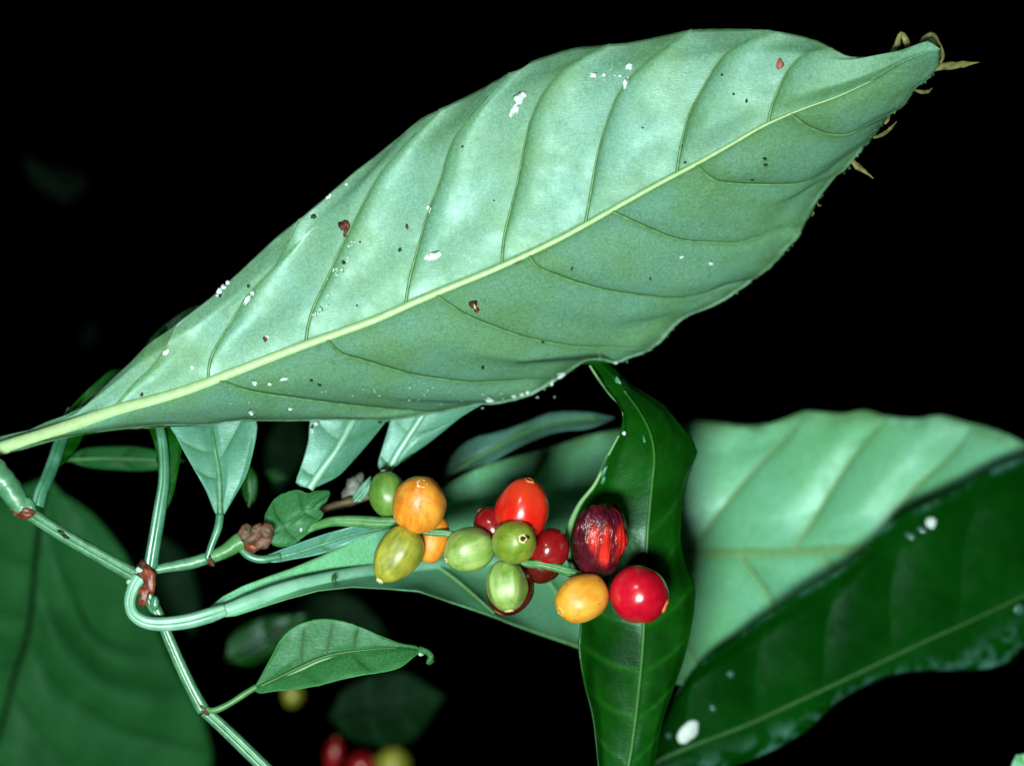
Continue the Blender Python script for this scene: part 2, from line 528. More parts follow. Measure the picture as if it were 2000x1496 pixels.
# ---- the large pale leaf across the top -----------------------------------------------------------
A_mid = [(-60, 897, 62), (0, 876, 58), (105, 843, 51), (210, 806, 44), (350, 767, 35), (490, 714, 26), (595, 674, 19), (734, 624, 10), (834, 580, 4), (968, 525, -5), (1100, 463, -14), (1261, 373, -24), (1381, 309, -32), (1490, 247, -39), (1544, 222, -42), (1638, 188, -48), (1701, 160, -49), (1761, 124, -43), (1836, 96, -35)]
A_up = [(-60, 872), (0, 852), (63, 838), (105, 817), (154, 801), (189, 769), (245, 717), (290, 671), (332, 643), (367, 615), (416, 577), (455, 542), (497, 503), (543, 461), (590, 424),
        (634, 387), (687, 340), (734, 304), (784, 263), (821, 233), (861, 213), (900, 194), (945, 171), (993, 144), (1020, 134), (1044, 117), (1074, 108), (1116, 95), (1171, 89), (1231, 83),
        (1291, 71), (1351, 58.6), (1411, 57), (1490, 58.6), (1550, 67.6), (1595, 79.6), (1625, 94.7), (1652, 109), (1683, 115), (1716, 110), (1746, 102), (1776, 97), (1803, 84), (1821, 76), (1836, 96)]
A_lo = [(-60, 908), (0, 887), (35, 880), (87, 862), (133, 850), (168, 845), (210, 841), (245, 836), (280, 831), (322, 829), (420, 826), (504, 818), (595, 820), (700, 819), (758, 821), (810, 812),
        (870, 802), (942, 788), (982, 784), (1020, 776), (1062, 757), (1104, 729), (1140, 706), (1172, 698), (1200, 707), (1232, 698), (1280, 676), (1308, 648), (1324, 628), (1360, 608), (1400, 592),
        (1440, 568), (1472, 544), (1512, 512), (1548, 474), (1560, 458), (1568, 442), (1592, 400), (1622, 355), (1655, 325), (1671, 304), (1701, 270), (1731, 231), (1770, 198), (1785, 174), (1812, 153), (1833, 126), (1836, 96)]
A_uv = [
    [(217, 796), (260, 752), (300, 712), (350, 630)],
    [(399, 733), (413, 696), (451, 629), (486, 573), (539, 514), (585, 430)],
    [(593, 663), (607, 615), (640, 541), (670, 474), (694, 427), (714, 387), (734, 350), (757, 320), (794, 280), (858, 214)],
    [(788, 590), (801, 541), (821, 467), (838, 407), (858, 357), (874, 300), (888, 267), (918, 227), (993, 144)],
    [(977, 514), (985, 461), (998, 407), (1012, 350), (1022, 295), (1034, 240), (1047, 207), (1068, 171), (1098, 138), (1131, 118), (1190, 88)],
    [(1140, 436), (1154, 376), (1165, 310), (1180, 255), (1195, 210), (1213, 174), (1237, 144), (1261, 123), (1350, 59)],
    [(1319, 338), (1330, 285), (1345, 225), (1366, 183), (1390, 141), (1411, 111), (1441, 90), (1500, 60)],
    [(1500, 240), (1507, 210), (1520, 174), (1535, 144), (1556, 117), (1580, 102), (1625, 95)],
]
A_lv = [
    [(423, 748), (490, 764), (595, 780), (700, 793), (780, 800), (860, 803)],
    [(640, 672), (665, 690), (697, 700), (800, 730), (860, 740), (920, 747), (968, 745), (1030, 741), (1090, 738)],
    [(852, 586), (908, 614), (960, 636), (1024, 658), (1080, 670), (1128, 677), (1180, 678), (1232, 680), (1275, 678)],
    [(1036, 504), (1048, 520), (1088, 538), (1140, 556), (1200, 570), (1260, 578), (1312, 583), (1372, 574), (1424, 554), (1475, 541)],
    [(1196, 418), (1240, 434), (1300, 460), (1340, 470), (1400, 474), (1448, 473), (1496, 456), (1532, 442), (1568, 438)],
    [(1360, 328), (1396, 352), (1441, 359), (1500, 361), (1565, 358), (1610, 337), (1640, 315), (1690, 283)],
    [(1545, 226), (1571, 243), (1604, 258), (1634, 264), (1665, 260), (1735, 228)],
]
org = P(0, 876, 58)
big = empty('broad_leaf', org)
tag(big, 'largest leaf, pale green underside with straight yellowish midrib and curved side veins, ragged brown tip', 'leaf')
LA = Leaf(A_mid, A_up, A_lo, A_uv, A_lv, slope=(-0.20, -0.50), curl=(1.6, -1.2), roll=(16, 10), amp=(-13, -8), skew=(0.62, 1.25), ragged=(0.9, 3.2), nv=34, npan=18, nm=900)
LA.build('blade', M['under'], big, org, 2.6)
tube('midrib', LA.midpts(2, 26, 0, 0.93), [14, 13.5, 12, 10, 8.5, 7.5, 6.5, 5.8, 5, 4.4, 3.6, 2.2, 1], M['rib'], big, org, n=140, seg=12, flat=0.75)
LA.add_veins(M['vein'], big, org, (3.4, 2.0, 1.4, 0.6), 0.7, 0.90)

def spot(name, x, y, rx, ry, ang, mat, leaf, parent, org, h=1.6, rough=0.3, sub=2):
    d, g = leaf.surf(x, y)
    if leaf is LA:
        rx, ry = rx * 0.86, ry * 0.86
    return blob(name, x, y, d - h * 0.4, rx, ry, h, math.radians(ang), mat, parent, org, rough, rng.random() * 50, g, sub)

for x, y, rx, ry, a in [(1005, 212, 8, 16, 20), (1014, 194, 11, 12, 30), (1022, 185, 9, 6, 10), (998, 224, 5, 6, 0), (1158, 148, 9, 6, 10), (1228, 130, 8, 7, 0), (1222, 163, 5, 15, 25), (1180, 147, 4, 4, 0), (1211, 148, 3.5, 3.5, 0),
                        (847, 500, 22, 9, -14), (484, 585, 5, 15, 32), (493, 573, 7, 5, 0), (325, 688, 10, 5, -30), (1076, 744, 6, 11, 15), (1095, 733, 10, 6, -35), (955, 780, 9, 6, 20), (978, 784, 13, 4, -5),  # first oval on this line paints a sheen highlight in white
                        (1003, 774, 6, 4, 0), (1019, 770, 5, 5, 0), (1030, 766, 4, 4, 0), (1330, 502, 5.5, 4.5, 0), (1388, 514, 4.5, 4, 0), (555, 740, 10, 4, -5), (497, 748, 6, 6, 0),
                        (526, 749, 4, 4, 0), (645, 381, 4, 3, 0), (640, 386, 6, 4, -30), (676, 360, 4, 3, -30), (429, 569, 6, 7, 30), (436, 560, 6, 5, 30), (444, 552, 5, 5, 30), (424, 577, 4, 3, 0),
                        (617, 826, 7, 5, 0), (609, 838, 4, 8, 0), (1172, 698, 4, 3, 0), (1202, 708, 5, 3, 0), (565, 798, 6, 3, 0), (490, 806, 6, 5, 0), (375, 717, 4, 5, 0), (838, 408, 5, 9, 10)]:
    spot('white_speck', x, y, rx, ry, a, M['white'], LA, big, org, 1.2, 0.5)
for k in range(60):       # pale scurf along the third side vein, and fine dust
    t = rng.random()
    x, y = 606 + 78 * t + rng.gauss(8, 7), 628 - 160 * t + rng.gauss(0, 6)
    if k < 34:
        spot('pale_speck', x, y, rng.uniform(2, 5.5), rng.uniform(2, 6), rng.uniform(0, 180), M['palecrust'], LA, big, org, 0.8, 0.6, 1)
for x, y, rx, ry, a in [(1165, 152, 24, 7, 8), (1195, 150, 16, 8, 0), (1130, 205, 9, 9, 0)]:
    for k in range(7):
        spot('pale_speck', x + rng.gauss(0, rx * .6), y + rng.gauss(0, ry), rng.uniform(1.5, 3.5), rng.uniform(1.5, 3.5), 0, M['palecrust'], LA, big, org, 0.8, 0.6, 1)
for k in range(46):
    t = rng.random()
    x, y = 430 + 640 * t + rng.gauss(0, 25), 790 - 30 * t + rng.gauss(0, 14)
    if y < 818 - 40 * max(0, t - .7) / .3:
        spot('pale_speck', x, y, rng.uniform(1.4, 3.2), rng.uniform(1.2, 2.4), 0, M['palecrust'], LA, big, org, 0.8, 0.6, 1)
for x, y, rx, ry, a, mt in [(673, 441, 13, 11, 0, 'brown'), (676, 455, 6, 14, 12, 'brown'), (924, 594, 10, 9, 20, 'brown'), (931, 606, 5, 8, 20, 'brown'), (927, 598, 3, 6, -20, 'cream'), (1523, 126, 8, 12, 15, 'pink'), (1522, 128, 5, 7, 15, 'brown'),
                            (518, 661, 5, 7, 0, 'brown'), (521, 658, 5, 4, 0, 'white'), (572, 684, 4, 8, -20, 'brown'), (340, 767, 7, 2.5, -25, 'brown'), (795, 443, 3, 6, -10, 'brown'), (1010, 512, 12, 3, -25, 'brown')]:
    spot('brown_spot', x, y, rx, ry, a, M[mt], LA, big, org, 2.6 if mt != 'brown' else 2.0, 0.35)
for x, y, rx, ry in [(612, 423, 6, 6), (781, 488, 4, 5), (671, 513, 5, 4.5), (697, 597, 3, 2), (1458, 198, 3, 5), (1433, 184, 3, 3), (1410, 147, 3, 3), (1330, 287, 4, 6), (1494, 311, 5, 3.5), (1496, 323, 5, 3), (1469, 352, 4, 2),
                     (703, 473, 3, 2), (485, 559, 4, 4), (277, 771, 4, 5), (1270, 545, 2.5, 4), (1117, 525, 2, 5), (943, 718, 3.5, 5), (624, 752, 5, 2.5), (608, 743, 4, 3), (903, 287, 3, 3), (1255, 250, 3, 2), (965, 392, 2.5, 2),
                     (742, 823, 6, 5), (430, 576, 4, 6), (1338, 318, 4, 3), (1060, 668, 4, 3), (890, 700, 3, 2)]:
    spot('dark_speck', x, y, rx, ry, 20, M['black'], LA, big, org, 1.6)

bm = bmesh.new()
fr = spline(A_lo, 900)
for k in range(300):
    t = rng.random() ** 0.6
    i = int((0.20 + 0.78 * t) * 899)
    x, y = fr[i][0] + rng.gauss(0, 2.0), fr[i][1] + rng.gauss(0, 2.0)
    d = LA.surf(x, y)[0] - 1
    c = P(x, y, d)
    r0 = rng.uniform(0.6, 1.9) * S
    mt_ = Matrix.Translation(c) @ Matrix.Rotation(rng.uniform(0, 6.3), 4, (rng.random(), rng.random(), rng.random() + .1)) @ Matrix.Diagonal((r0, r0 * rng.uniform(.5, 1), r0 * rng.uniform(0.8, 2.2), 1))
    bmesh.ops.create_icosphere(bm, subdivisions=1, radius=1, matrix=mt_)
bm.verts.ensure_lookup_table()
fz = mesh('mossy_fringe', [v.co.copy() for v in bm.verts], [tuple(v.index for v in f.verts) for f in bm.faces], plain_mat('margin_moss', (0.03, 0.09, 0.02, 1), (0.22, 0.38, 0.18, 1), 0.6, 260, 0.4), big, org)
bm.free()
fz['kind'] = 'stuff'

def shred(pts, rad, flat=0.45):
    tube('dry_shred', pts, [q * 0.8 for q in rad], M['dry'], big, org, n=22, seg=7, flat=flat, bumpy=0.5)
shred([(1745, 104, 6), (1752, 88, 2), (1760, 66, -2), (1767, 74, -8), (1776, 98, 4)], [10, 8, 6, 9, 12])
shred([(1800, 88, 6), (1812, 74, 0), (1822, 72, -6), (1834, 92, -8), (1841, 112, 0), (1836, 124, 4)], [10, 12, 10, 9, 7, 3])
shred([(1818, 140, 2), (1840, 131, 4), (1872, 127, 8), (1914, 122, 12)], [3, 10, 8, 0.5])
shred([(1786, 176, -2), (1800, 180, 0), (1812, 179, 4), (1822, 172, 8)], [3, 5, 4.5, 1.5])
shred([(1706, 269, -10), (1720, 265, -8), (1736, 254, -4), (1752, 237, 0)], [3, 5, 4, 1])
shred([(1728, 243, -6), (1733, 236, -5), (1738, 228, -3)], [3, 4, 2])
shred([(1662, 310, -10), (1672, 322, -10), (1690, 336, -6), (1706, 349, -2)], [7, 8, 5, 1])
shred([(1596, 398, -20), (1600, 402, -20), (1604, 401, -18)], [2, 3, 1.5])
shred([(1586, 413, -20), (1590, 418, -20), (1590, 419, -18)], [2, 3, 1.5])
shred([(230, 838, 10), (270, 834, 4), (310, 832, 4), (345, 830, 8)], [2, 5, 5, 2])

# ---- fruiting branch: stem, side shoot, its leaves and stalk -----------------------------------------
org = P(270, 1125, 5)
br = empty('fruiting_branch', org)
tag(br, 'pale green jointed branch from the left with red-brown joints, curved leaf stalks, green flower stalk', 'branch')
tube('internode', [(-60, 880, -4), (-10, 922, -2), (20, 956, 0), (46, 998, 0)], [28, 27, 24, 20], M['stem'], br, org, n=40, seg=16, bumpy=0.08)
tube('internode', [(44, 994, 2), (120, 1042, 4), (200, 1088, 5), (268, 1126, 5)], [13, 13.5, 13.5, 15], M['stem'], br, org, n=60, seg=18, groove=0.3, bumpy=0.03)
tube('internode', [(272, 1135, 10), (292, 1168, 12), (312, 1206, 14), (326, 1238, 15), (352, 1298, 16), (378, 1352, 16), (398, 1388, 16)], [14, 13, 11, 11, 11.5, 12, 13], M['stem'], br, org, n=60, seg=18, groove=0.15, bumpy=0.03)
tube('internode', [(400, 1388, 16), (440, 1424, 16), (500, 1482, 16), (580, 1560, 16)], [12, 13, 13, 13], M['stem'], br, org, n=50, seg=18, groove=0.3, bumpy=0.03)
# joints
blob('stipule', 46, 1001, -12, 20, 11, 9, 0.15, M['stipule'], br, org, 0.25, 1)
blob('node_ring', 44, 990, 0, 24, 22, 18, 0.6, M['stem'], br, org, 0.2, 2)
blob('stipule', 292, 1132, -16, 15, 26, 8, -0.15, M['stipule'], br, org, 0.22, 3, pinch=0.3)
blob('stipule', 280, 1162, -15, 9, 22, 7, 0.2, M['stipule'], br, org, 0.25, 8, pinch=-0.3)
blob('node_ring', 282, 1118, 2, 20, 24, 15, -0.2, M['bark'], br, org, 0.2, 4)
blob('node_ring', 398, 1388, 16, 15, 10, 15, 0.7, M['bark'], br, org, 0.25, 5)
blob('stub', 302, 1178, -16, 9, 15, 8, 0.75 + math.pi / 2 + 0.9, M['petiole'], br, org, 0.1, 6)
blob('resin_bead', 252, 1136, -10, 6, 6, 5, 0, M['palecrust'], br, org, 0.2, 7, sub=2)
blob('resin_bead', 272, 1113, -12, 9, 6, 5, 0.2, M['palecrust'], br, org, 0.3, 9, sub=2)
for x, y in [(128, 1048), (120, 1040)]:
    blob('dark_speck', x, y, -9, 7, 3, 3, 0.5, M['black'], br, org, 0.4, x, sub=2)
# leaf stalks rising from the joints, with their leaves going up behind the largest leaf
tube('leaf_stalk', [(72, 988, 6), (80, 960, 14), (93, 932, 30), (106, 898, 56), (120, 856, 90), (140, 800, 130)], [14, 13, 13, 13, 12, 10], M['petiole'], br, org, n=50, seg=16, groove=0.25)
tube('leaf_stalk', [(294, 1108, 6), (298, 1080, 4), (304, 1045, 4), (313, 990, 8), (320, 940, 12), (320, 895, 18), (316, 855, 26), (310, 820, 40), (310, 780, 60)], [14, 13, 13, 12.5, 11, 10.5, 10, 9, 8], M['petiole'], br, org, n=60, seg=16, groove=0.25)
L = Leaf([(104, 920, 50), (125, 850, 100), (160, 790, 130), (225, 745, 140), (300, 720, 120)], [(104, 920), (105, 870), (128, 810), (157, 775), (195, 740), (222, 722), (300, 720)],
         [(104, 920), (140, 890), (168, 842), (200, 810), (260, 770), (290, 745), (300, 720)], auto(3), auto(3), slope=(0.2, 0.2), amp=4)
L.build('leaf', M['top'], br, org)['label'] = 'dark leaf mostly hidden behind the base of the largest leaf'
tube('midrib', L.midpts(2), [6, 4, 2], M['topvein'], L.obj, org)
L = Leaf([(312, 1010, 16), (322, 930, 24), (318, 860, 40), (315, 800, 70), (345, 720, 100), (410, 650, 120), (500, 590, 130)], [(312, 1010), (312, 930), (296, 850), (270, 790), (264, 722), (287, 668), (330, 627), (378, 598), (430, 592), (500, 590)],
         [(312, 1010), (334, 980), (348, 920), (356, 870), (362, 800), (400, 720), (450, 650), (500, 590)], auto(4), auto(4), slope=(0.2, 0.25), amp=4)
L.build('leaf', M['top'], br, org)['label'] = 'narrow-based leaf rising from the second joint, going behind the largest leaf'
tube('midrib', L.midpts(2, 10, 0.3), [5, 3, 1], M['veinpale'], L.obj, org)

# side shoot with joint, rusty bud and three small leaves
tube('side_shoot', [(290, 1115, 12), (330, 1107, 16), (370, 1100, 20), (404, 1090, 24)], [8, 10, 12, 12], M['stem'], br, org, n=30, seg=14, bumpy=0.04)
tube('side_shoot', [(408, 1090, 24), (440, 1076, 30), (468, 1058, 34), (500, 1046, 38)], [12, 14, 18, 20], M['shoot'], br, org, n=30, seg=14, bumpy=0.06)
blob('node_ring', 410, 1092, 22, 8, 15, 13, -0.4, M['bark'], br, org, 0.2, 14)
bud = blob('bud', 500, 1050, 24, 30, 24, 18, -0.35, M['bud'], br, org, 0.3, 15)
for x, y, rx, ry, a in [(478, 1040, 12, 16, 0.3), (512, 1060, 20, 12, -0.5), (520, 1036, 14, 15, 0.4), (494, 1068, 16, 9, -0.1), (500, 1034, 9, 14, 0.9)]:
    blob('bud_scale', x, y, 10, rx, ry, 7, a, M['stipule' if x == 494 else 'bud'], bud, org, 0.2, x)
# pointed-up leaf on the first joint of the shoot
tube('leaf_stalk', [(404, 1092, 16), (414, 1062, 16), (426, 1030, 20), (430, 1004, 24)], [6, 7, 8, 8], M['petiole'], br, org, n=24, seg=12)
L = Leaf([(430, 1012, 26), (428, 930, 32), (421, 885, 38), (412, 831, 48), (402, 760, 70)], [(430, 1012), (419, 1000), (403, 960), (380, 918), (361, 885), (344, 852), (330, 826), (340, 790), (402, 760)],
         [(430, 1012), (437, 1006), (460, 967), (481, 930), (496, 876), (502, 825), (480, 785), (402, 760)], auto(3, 0.3, 0.7, 0.05), [[(424, 905), (440, 880), (462, 815)]], slope=(-0.25, 0.15), curl=(4, -6), amp=(4, 8), nm=300)
L.build('leaf', M['blue'], br, org, back=M['mid'])['label'] = 'small bluish leaf standing tip-up on the side shoot'
tube('midrib', L.midpts(2, 10), [7, 6, 4, 3, 2], M['stem'], L.obj, org, n=40)
# jagged torn leaf right of the bud
L = Leaf([(516, 1052, 36), (560, 1022, 40), (600, 994, 44), (645, 964, 50)], [(516, 1052), (516, 1014), (528, 986), (544, 968), (580, 956), (600, 963), (620, 958), (642, 958), (645, 964)],
         [(516, 1052), (544, 1068), (570, 1064), (600, 1044), (616, 1022), (632, 1004), (624, 992), (640, 978), (645, 964)], auto(2, 0.3, 0.6), auto(2, 0.3, 0.6), slope=(0.3, 0.2), amp=5, ragged=(1.5, 2))
L.build('leaf', M['mid'], br, org)['label'] = 'small torn leaf with jagged end beside the rusty bud'
spot('white_speck', 588, 1034, 4, 5, 0, M['palecrust'], L, L.obj, org, 3)
# narrow leaf under the flower stalk
tube('leaf_stalk', [(466, 1066, 36), (484, 1084, 34), (510, 1092, 36), (548, 1086, 44)], [7, 8, 8, 7], M['petiole'], br, org, n=24, seg=12)
L = Leaf([(500, 1090, 40), (560, 1084, 50), (620, 1066, 60), (680, 1046, 68), (760, 1030, 80)], [(500, 1090), (540, 1078), (600, 1055), (660, 1036), (720, 1022), (760, 1030)],
         [(500, 1090), (530, 1098), (570, 1092), (625, 1082), (668, 1066), (720, 1044), (760, 1030)], auto(3), auto(3), slope=(-0.3, -0.2), amp=4)
L.build('leaf', M['blue'], br, org, back=M['top'])['label'] = 'narrow blue-green leaf lying under the flower stalk'
tube('midrib', L.midpts(1.5), [4, 3, 1], M['stem'], L.obj, org)

# small leaf on the lowest joint
tube('leaf_stalk', [(400, 1384, 10), (418, 1387, 8), (446, 1375, 10), (476, 1356, 14), (502, 1340, 18)], [6, 6.5, 6, 6.5, 6], M['shoot'], br, org, n=30, seg=12)
LK = Leaf([(494, 1346, 18), (535, 1327, 18), (580, 1305, 16), (625, 1285, 14), (670, 1274, 14), (760, 1265, 16), (800, 1266, 18), (824, 1271, 22)],
          [(494, 1346), (506, 1325), (520, 1299), (535, 1272), (550, 1245), (574, 1224), (604, 1212), (634, 1208), (670, 1213), (706, 1225), (745, 1242), (784, 1256), (812, 1261), (824, 1271)],
          [(494, 1346), (506, 1354), (535, 1350), (580, 1346), (625, 1338), (670, 1326), (715, 1317), (760, 1310), (784, 1302), (805, 1286), (824, 1271)],
          [[(589, 1300), (592, 1255), (596, 1212)], [(637, 1280), (645, 1240), (652, 1209)], [(692, 1272), (697, 1245), (703, 1222)]], auto(2, 0.3, 0.6, 0.1), slope=(-0.1, -0.45), curl=(0, 8), amp=(3, 3), ragged=(0.8, 0.8))
LK.build('leaf', M['mid'], br, org, back=M['under'])['label'] = 'small pointed mid-green leaf on the lowest joint, its tip curled down'
tube('midrib', LK.midpts(0.5, 12, 0.04, 0.86), [4, 4.5, 3, 1], M['veindark'], LK.obj, org, n=50, seg=8)
tube('midrib_edge', [(x, y + 6, d - 1) for x, y, d in LK.midpts(0.5, 10, 0.15, 0.6)], [1, 3, 3, 1], M['veinpale'], LK.obj, org, n=40, seg=8)
LK.add_veins(M['veindark'], LK.obj, org, (1.6, 1.4, 0.8), 0.5, 0.8, halves=(0,))
tube('curled_tip', [(818, 1268, 20), (832, 1272, 16), (842, 1282, 12), (836, 1294, 14), (848, 1290, 20)], [8, 6, 6, 5, 2], M['mid'], LK.obj, org, n=26, seg=8, flat=0.5, bumpy=0.3)
spot('pale_speck', 822, 1277, 6, 4, 0, M['palecrust'], LK, LK.obj, org, 3)

# large leaf behind: curved bright stalk, midrib runs on behind the berries to the right edge
B_mid = [(395, 1206, 4), (450, 1188, 20), (550, 1153, 60), (650, 1130, 115), (730, 1117, 180), (820, 1106, 260), (900, 1098, 330), (1000, 1091, 410), (1130, 1086, 500), (1340, 1081, 610), (1539, 1079, 670), (1683, 1070, 690), (2000, 1060, 720), (2180, 1050, 730)]
B_up = [(395, 1206), (418, 1176), (470, 1146), (520, 1127), (580, 1106), (640, 1080), (700, 1050), (760, 1018), (830, 975), (900, 930), (960, 905), (1080, 872), (1150, 850), (1250, 832), (1340, 821), (1400, 824), (1440, 830), (1500, 828), (1540, 814),
        (1570, 803), (1600, 804), (1650, 808), (1690, 801), (1730, 812), (1790, 818), (1835, 811), (1880, 822), (1940, 838), (2000, 865), (2100, 940), (2180, 1050)]
B_lo = [(395, 1206), (450, 1204), (550, 1172), (655, 1146), (730, 1148), (805, 1151), (850, 1165), (910, 1185), (970, 1206), (1000, 1218), (1060, 1240), (1130, 1264), (1250, 1312), (1340, 1338), (1500, 1350), (1700, 1320), (1900, 1250), (2050, 1150), (2180, 1050)]
B_uv = [[(780, 1110), (820, 1050), (860, 955)], [(950, 1094), (1000, 1010), (1080, 872)], [(1150, 1085), (1210, 980), (1310, 824)],
        [(1350, 1081), (1380, 1035), (1420, 981), (1491, 900), (1540, 855), (1575, 803)], [(1548, 1079), (1580, 1028), (1616, 971), (1664, 895), (1720, 830), (1735, 813)], [(1700, 1069), (1754, 990), (1807, 933), (1874, 872), (1900, 826)], [(1870, 1064), (1930, 990), (2040, 890)]]
B_lv = [[(850, 1103), (900, 1140), (980, 1210)], [(1040, 1090), (1090, 1160), (1180, 1284)], [(1240, 1084), (1300, 1180), (1380, 1342)], [(1440, 1080), (1491, 1148), (1525, 1210), (1600, 1338)], [(1600, 1077), (1680, 1180), (1780, 1292)]]
LB = Leaf(B_mid, B_up, B_lo, B_uv, B_lv, slope=(lambda a: 0.30 - 0.46 * smooth(0.40, 0.58, a), lambda a: -0.58 + 0.38 * smooth(0.36, 0.52, a)), curl=(0.8, 0), roll=(14, 4), amp=(-24, -12), skew=(0.8, 1.2), wave=(5, 90), nv=26, npan=14, nm=700)
lb = LB.build('leaf', M['under_far'], br, org)
lb['label'] = 'broad pale leaf behind the berries and the twisted dark leaf, running to the right edge'
tube('stalk_rib', LB.midpts(3, 14, 0.0, 0.36), [8, 14.5, 15.5, 15.5, 15, 14, 12, 10], M['stalk'], lb, org, n=80, seg=16, flat=0.7)
tube('midrib', LB.midpts(2, 14, 0.34), [10, 9, 8, 7, 6, 4], M['veinpale'], lb, org, n=80, seg=12, flat=0.6)
LB.add_veins(M['veinpale'], lb, org, (4, 3, 1.5), 1.4, 0.9)
tube('leaf_stalk', [(272, 1128, -2), (262, 1145, -8), (254, 1170, -14), (257, 1193, -18), (272, 1209, -20), (295, 1217, -18), (325, 1218, -12), (365, 1213, -4), (400, 1204, 3), (440, 1191, 14)],
     [15, 12, 11, 12, 13, 14, 14.5, 15, 15, 12], M['stalk'], br, org, n=110, seg=20, groove=0.3)
spot('dark_speck', 652, 1131, 5, 7, 0, M['shoot'], LB, lb, org, 18)

# flower stalk that carries the berries
tube('flower_stalk', [(590, 1040, 52), (618, 1027, 48), (650, 1018, 40), (700, 1018, 34), (740, 1021, 30), (775, 1022, 26), (830, 1038, 16), (876, 1042, 12), (940, 1058, 6), (1023, 1098, 2), (1060, 1102, -4), (1120, 1118, -2), (1150, 1128, 4)],
     [6, 9, 11, 12, 11, 9, 7, 6, 6, 7, 8.5, 8.5, 5], M['shoot'], br, org, n=90, seg=14, flat=0.8, groove=0.15)
blob('node_ring', 1118, 1120, -2, 20, 8, 8, 0.15, M['shoot'], br, org, 0.5, 33)

# ---- berries --------------------------------------------------------------------------------------------
def berry(x, y, d, a, b, axis, mat, label, egg=0.0, ridges=0.0, nr=6, dent=0.0, power=1.0, wrinkle=0.0, cal=None, calr=0.2, calh=0.1, roll=0.0, pit=None):
    """lathe body, long half-axis b along axis (x right, y down, d away), calyx end at +axis"""
    k = S * (D0 + d * S) / D0
    a, b = a * k, b * k
    nseg, nr_ = 56, 36
    V, F = [], []
    sd = rng.random() * 40
    for i in range(nr_ + 1):
        th = math.pi * i / nr_
        z = math.cos(th)
        r = math.sin(th) ** power * (1 - egg * z)
        for j in range(nseg):
            ph = 2 * math.pi * j / nseg
            rr = r * (1 + ridges * 2 * (0.62 - abs(math.sin(nr * ph / 2))) * math.sin(th))
            zz = z
            q = Vector((math.cos(ph) * r, math.sin(ph) * r, z))
            n1 = 1 + 0.055 * mnoise.noise(q * 1.3 + Vector((sd, 0, 0)))
            if wrinkle:
                w = mnoise.noise(Vector((math.cos(ph) * 3.6, math.sin(ph) * 3.6, z * 1.3 + sd))) + 0.55 * mnoise.noise(Vector((math.cos(ph) * 10, math.sin(ph) * 10, z * 3.2 + sd)))
                n1 += wrinkle * (abs(w) * 1.6 - 0.5) * min(1, math.sin(th) * 2.2)
            if dent and z > 0:
                zz = z - dent * math.exp(-(r / 0.28) ** 2)
            if pit and z > 0:
                zz = z - pit * math.exp(-(r / 0.16) ** 4)
            V.append(((math.cos(ph) * rr * a) * n1, (math.sin(ph) * rr * a) * n1, zz * b * n1))
    for i in range(nr_):
        for j in range(nseg):
            p, q = i * nseg + j, i * nseg + (j + 1) % nseg
            F.append((p, p + nseg, q + nseg, q))
    o = mesh('berry', V, F, mat)
    bm = bmesh.new(); bm.from_mesh(o.data)
    bmesh.ops.remove_doubles(bm, verts=bm.verts, dist=1e-7); bmesh.ops.recalc_face_normals(bm, faces=bm.faces)
    bm.to_mesh(o.data); bm.free()
    w = Vector((axis[0], axis[2], -axis[1])).normalized()
    qd = w.to_track_quat('Z', 'Y')
    o.rotation_euler = (qd.to_matrix() @ Matrix.Rotation(roll, 3, 'Z')).to_euler()
    o.location = P(x, y, d)
    tag(o, label, 'berry', 'berries on the flower stalk')
    if cal is not None:                # ring of shrivelled calyx round a disc
        V, F, ns = [], [], 22
        prof = [(0.0, -0.35), (0.55, -0.3), (0.62, 0.55), (0.85, 0.9), (1.05, 0.4), (1.25, -1.2)]
        for i, (pr, ph_) in enumerate(prof):
            for j in range(ns):
                an = 2 * math.pi * j / ns
                tooth = 1 + (0.22 * math.cos(5 * an + 1) + 0.12 * mnoise.noise(Vector((j * 0.7, i, sd)))) * (1 if i in (3,) else 0.25)
                rr = pr * calr * a * (1 + 0.06 * math.cos(5 * an))
                zb = b * (1 - (calr * pr) ** 2 * 0.35 - dent * 0.9) - (0.02 * b)
                V.append((math.cos(an) * rr, math.sin(an) * rr, zb + ph_ * calh * b * tooth))
        for i in range(len(prof) - 1):
            for j in range(ns):
                p, q = i * ns + j, i * ns + (j + 1) % ns
                F.append((p, q, q + ns, p + ns))
        F.append(tuple(range(ns))[::-1])
        mesh('calyx_scar', V, F, cal, o)
    return o

B = {}
B['orange'] = berry_mat('orange_skin', (0.76, 0.20, 0.008, 1), (0.95, 0.38, 0.035, 1), 0.46, 1.2, 0.10, 0.0, 0.5)
B['amber'] = berry_mat('amber_skin', (0.84, 0.28, 0.010, 1), (0.96, 0.46, 0.05, 1), 0.46, 0.6, 0.10, 0.0, 0.5)
B['green'] = berry_mat('green_skin', (0.075, 0.20, 0.015, 1), (0.18, 0.33, 0.05, 1), 0.42, 0.9, 0.08, 0.0, 0.35, spec=1.0)
B['palegreen'] = berry_mat('pale_green_skin', (0.17, 0.32, 0.03, 1), (0.38, 0.52, 0.15, 1), 0.42, 1.0, 0.08, 0.0, 0.35, spec=1.0)
B['olive'] = berry_mat('olive_skin', (0.16, 0.21, 0.008, 1), (0.48, 0.44, 0.05, 1), 0.42, 0.9, 0.08, 0.0, 0.35, spec=1.0)
B['olivegreen'] = berry_mat('olive_green_skin', (0.15, 0.26, 0.015, 1), (0.36, 0.40, 0.05, 1), 0.40, 0.4, 0.08, 0.0, 0.35, spec=0.9)
B['red'] = berry_mat('bright_red_skin', (0.70, 0.012, 0.006, 1), (0.82, 0.022, 0.008, 1), 0.24, 0.6, 0.12, 0.35, 0.2, (0.85, 0.07, 0.02, 1))
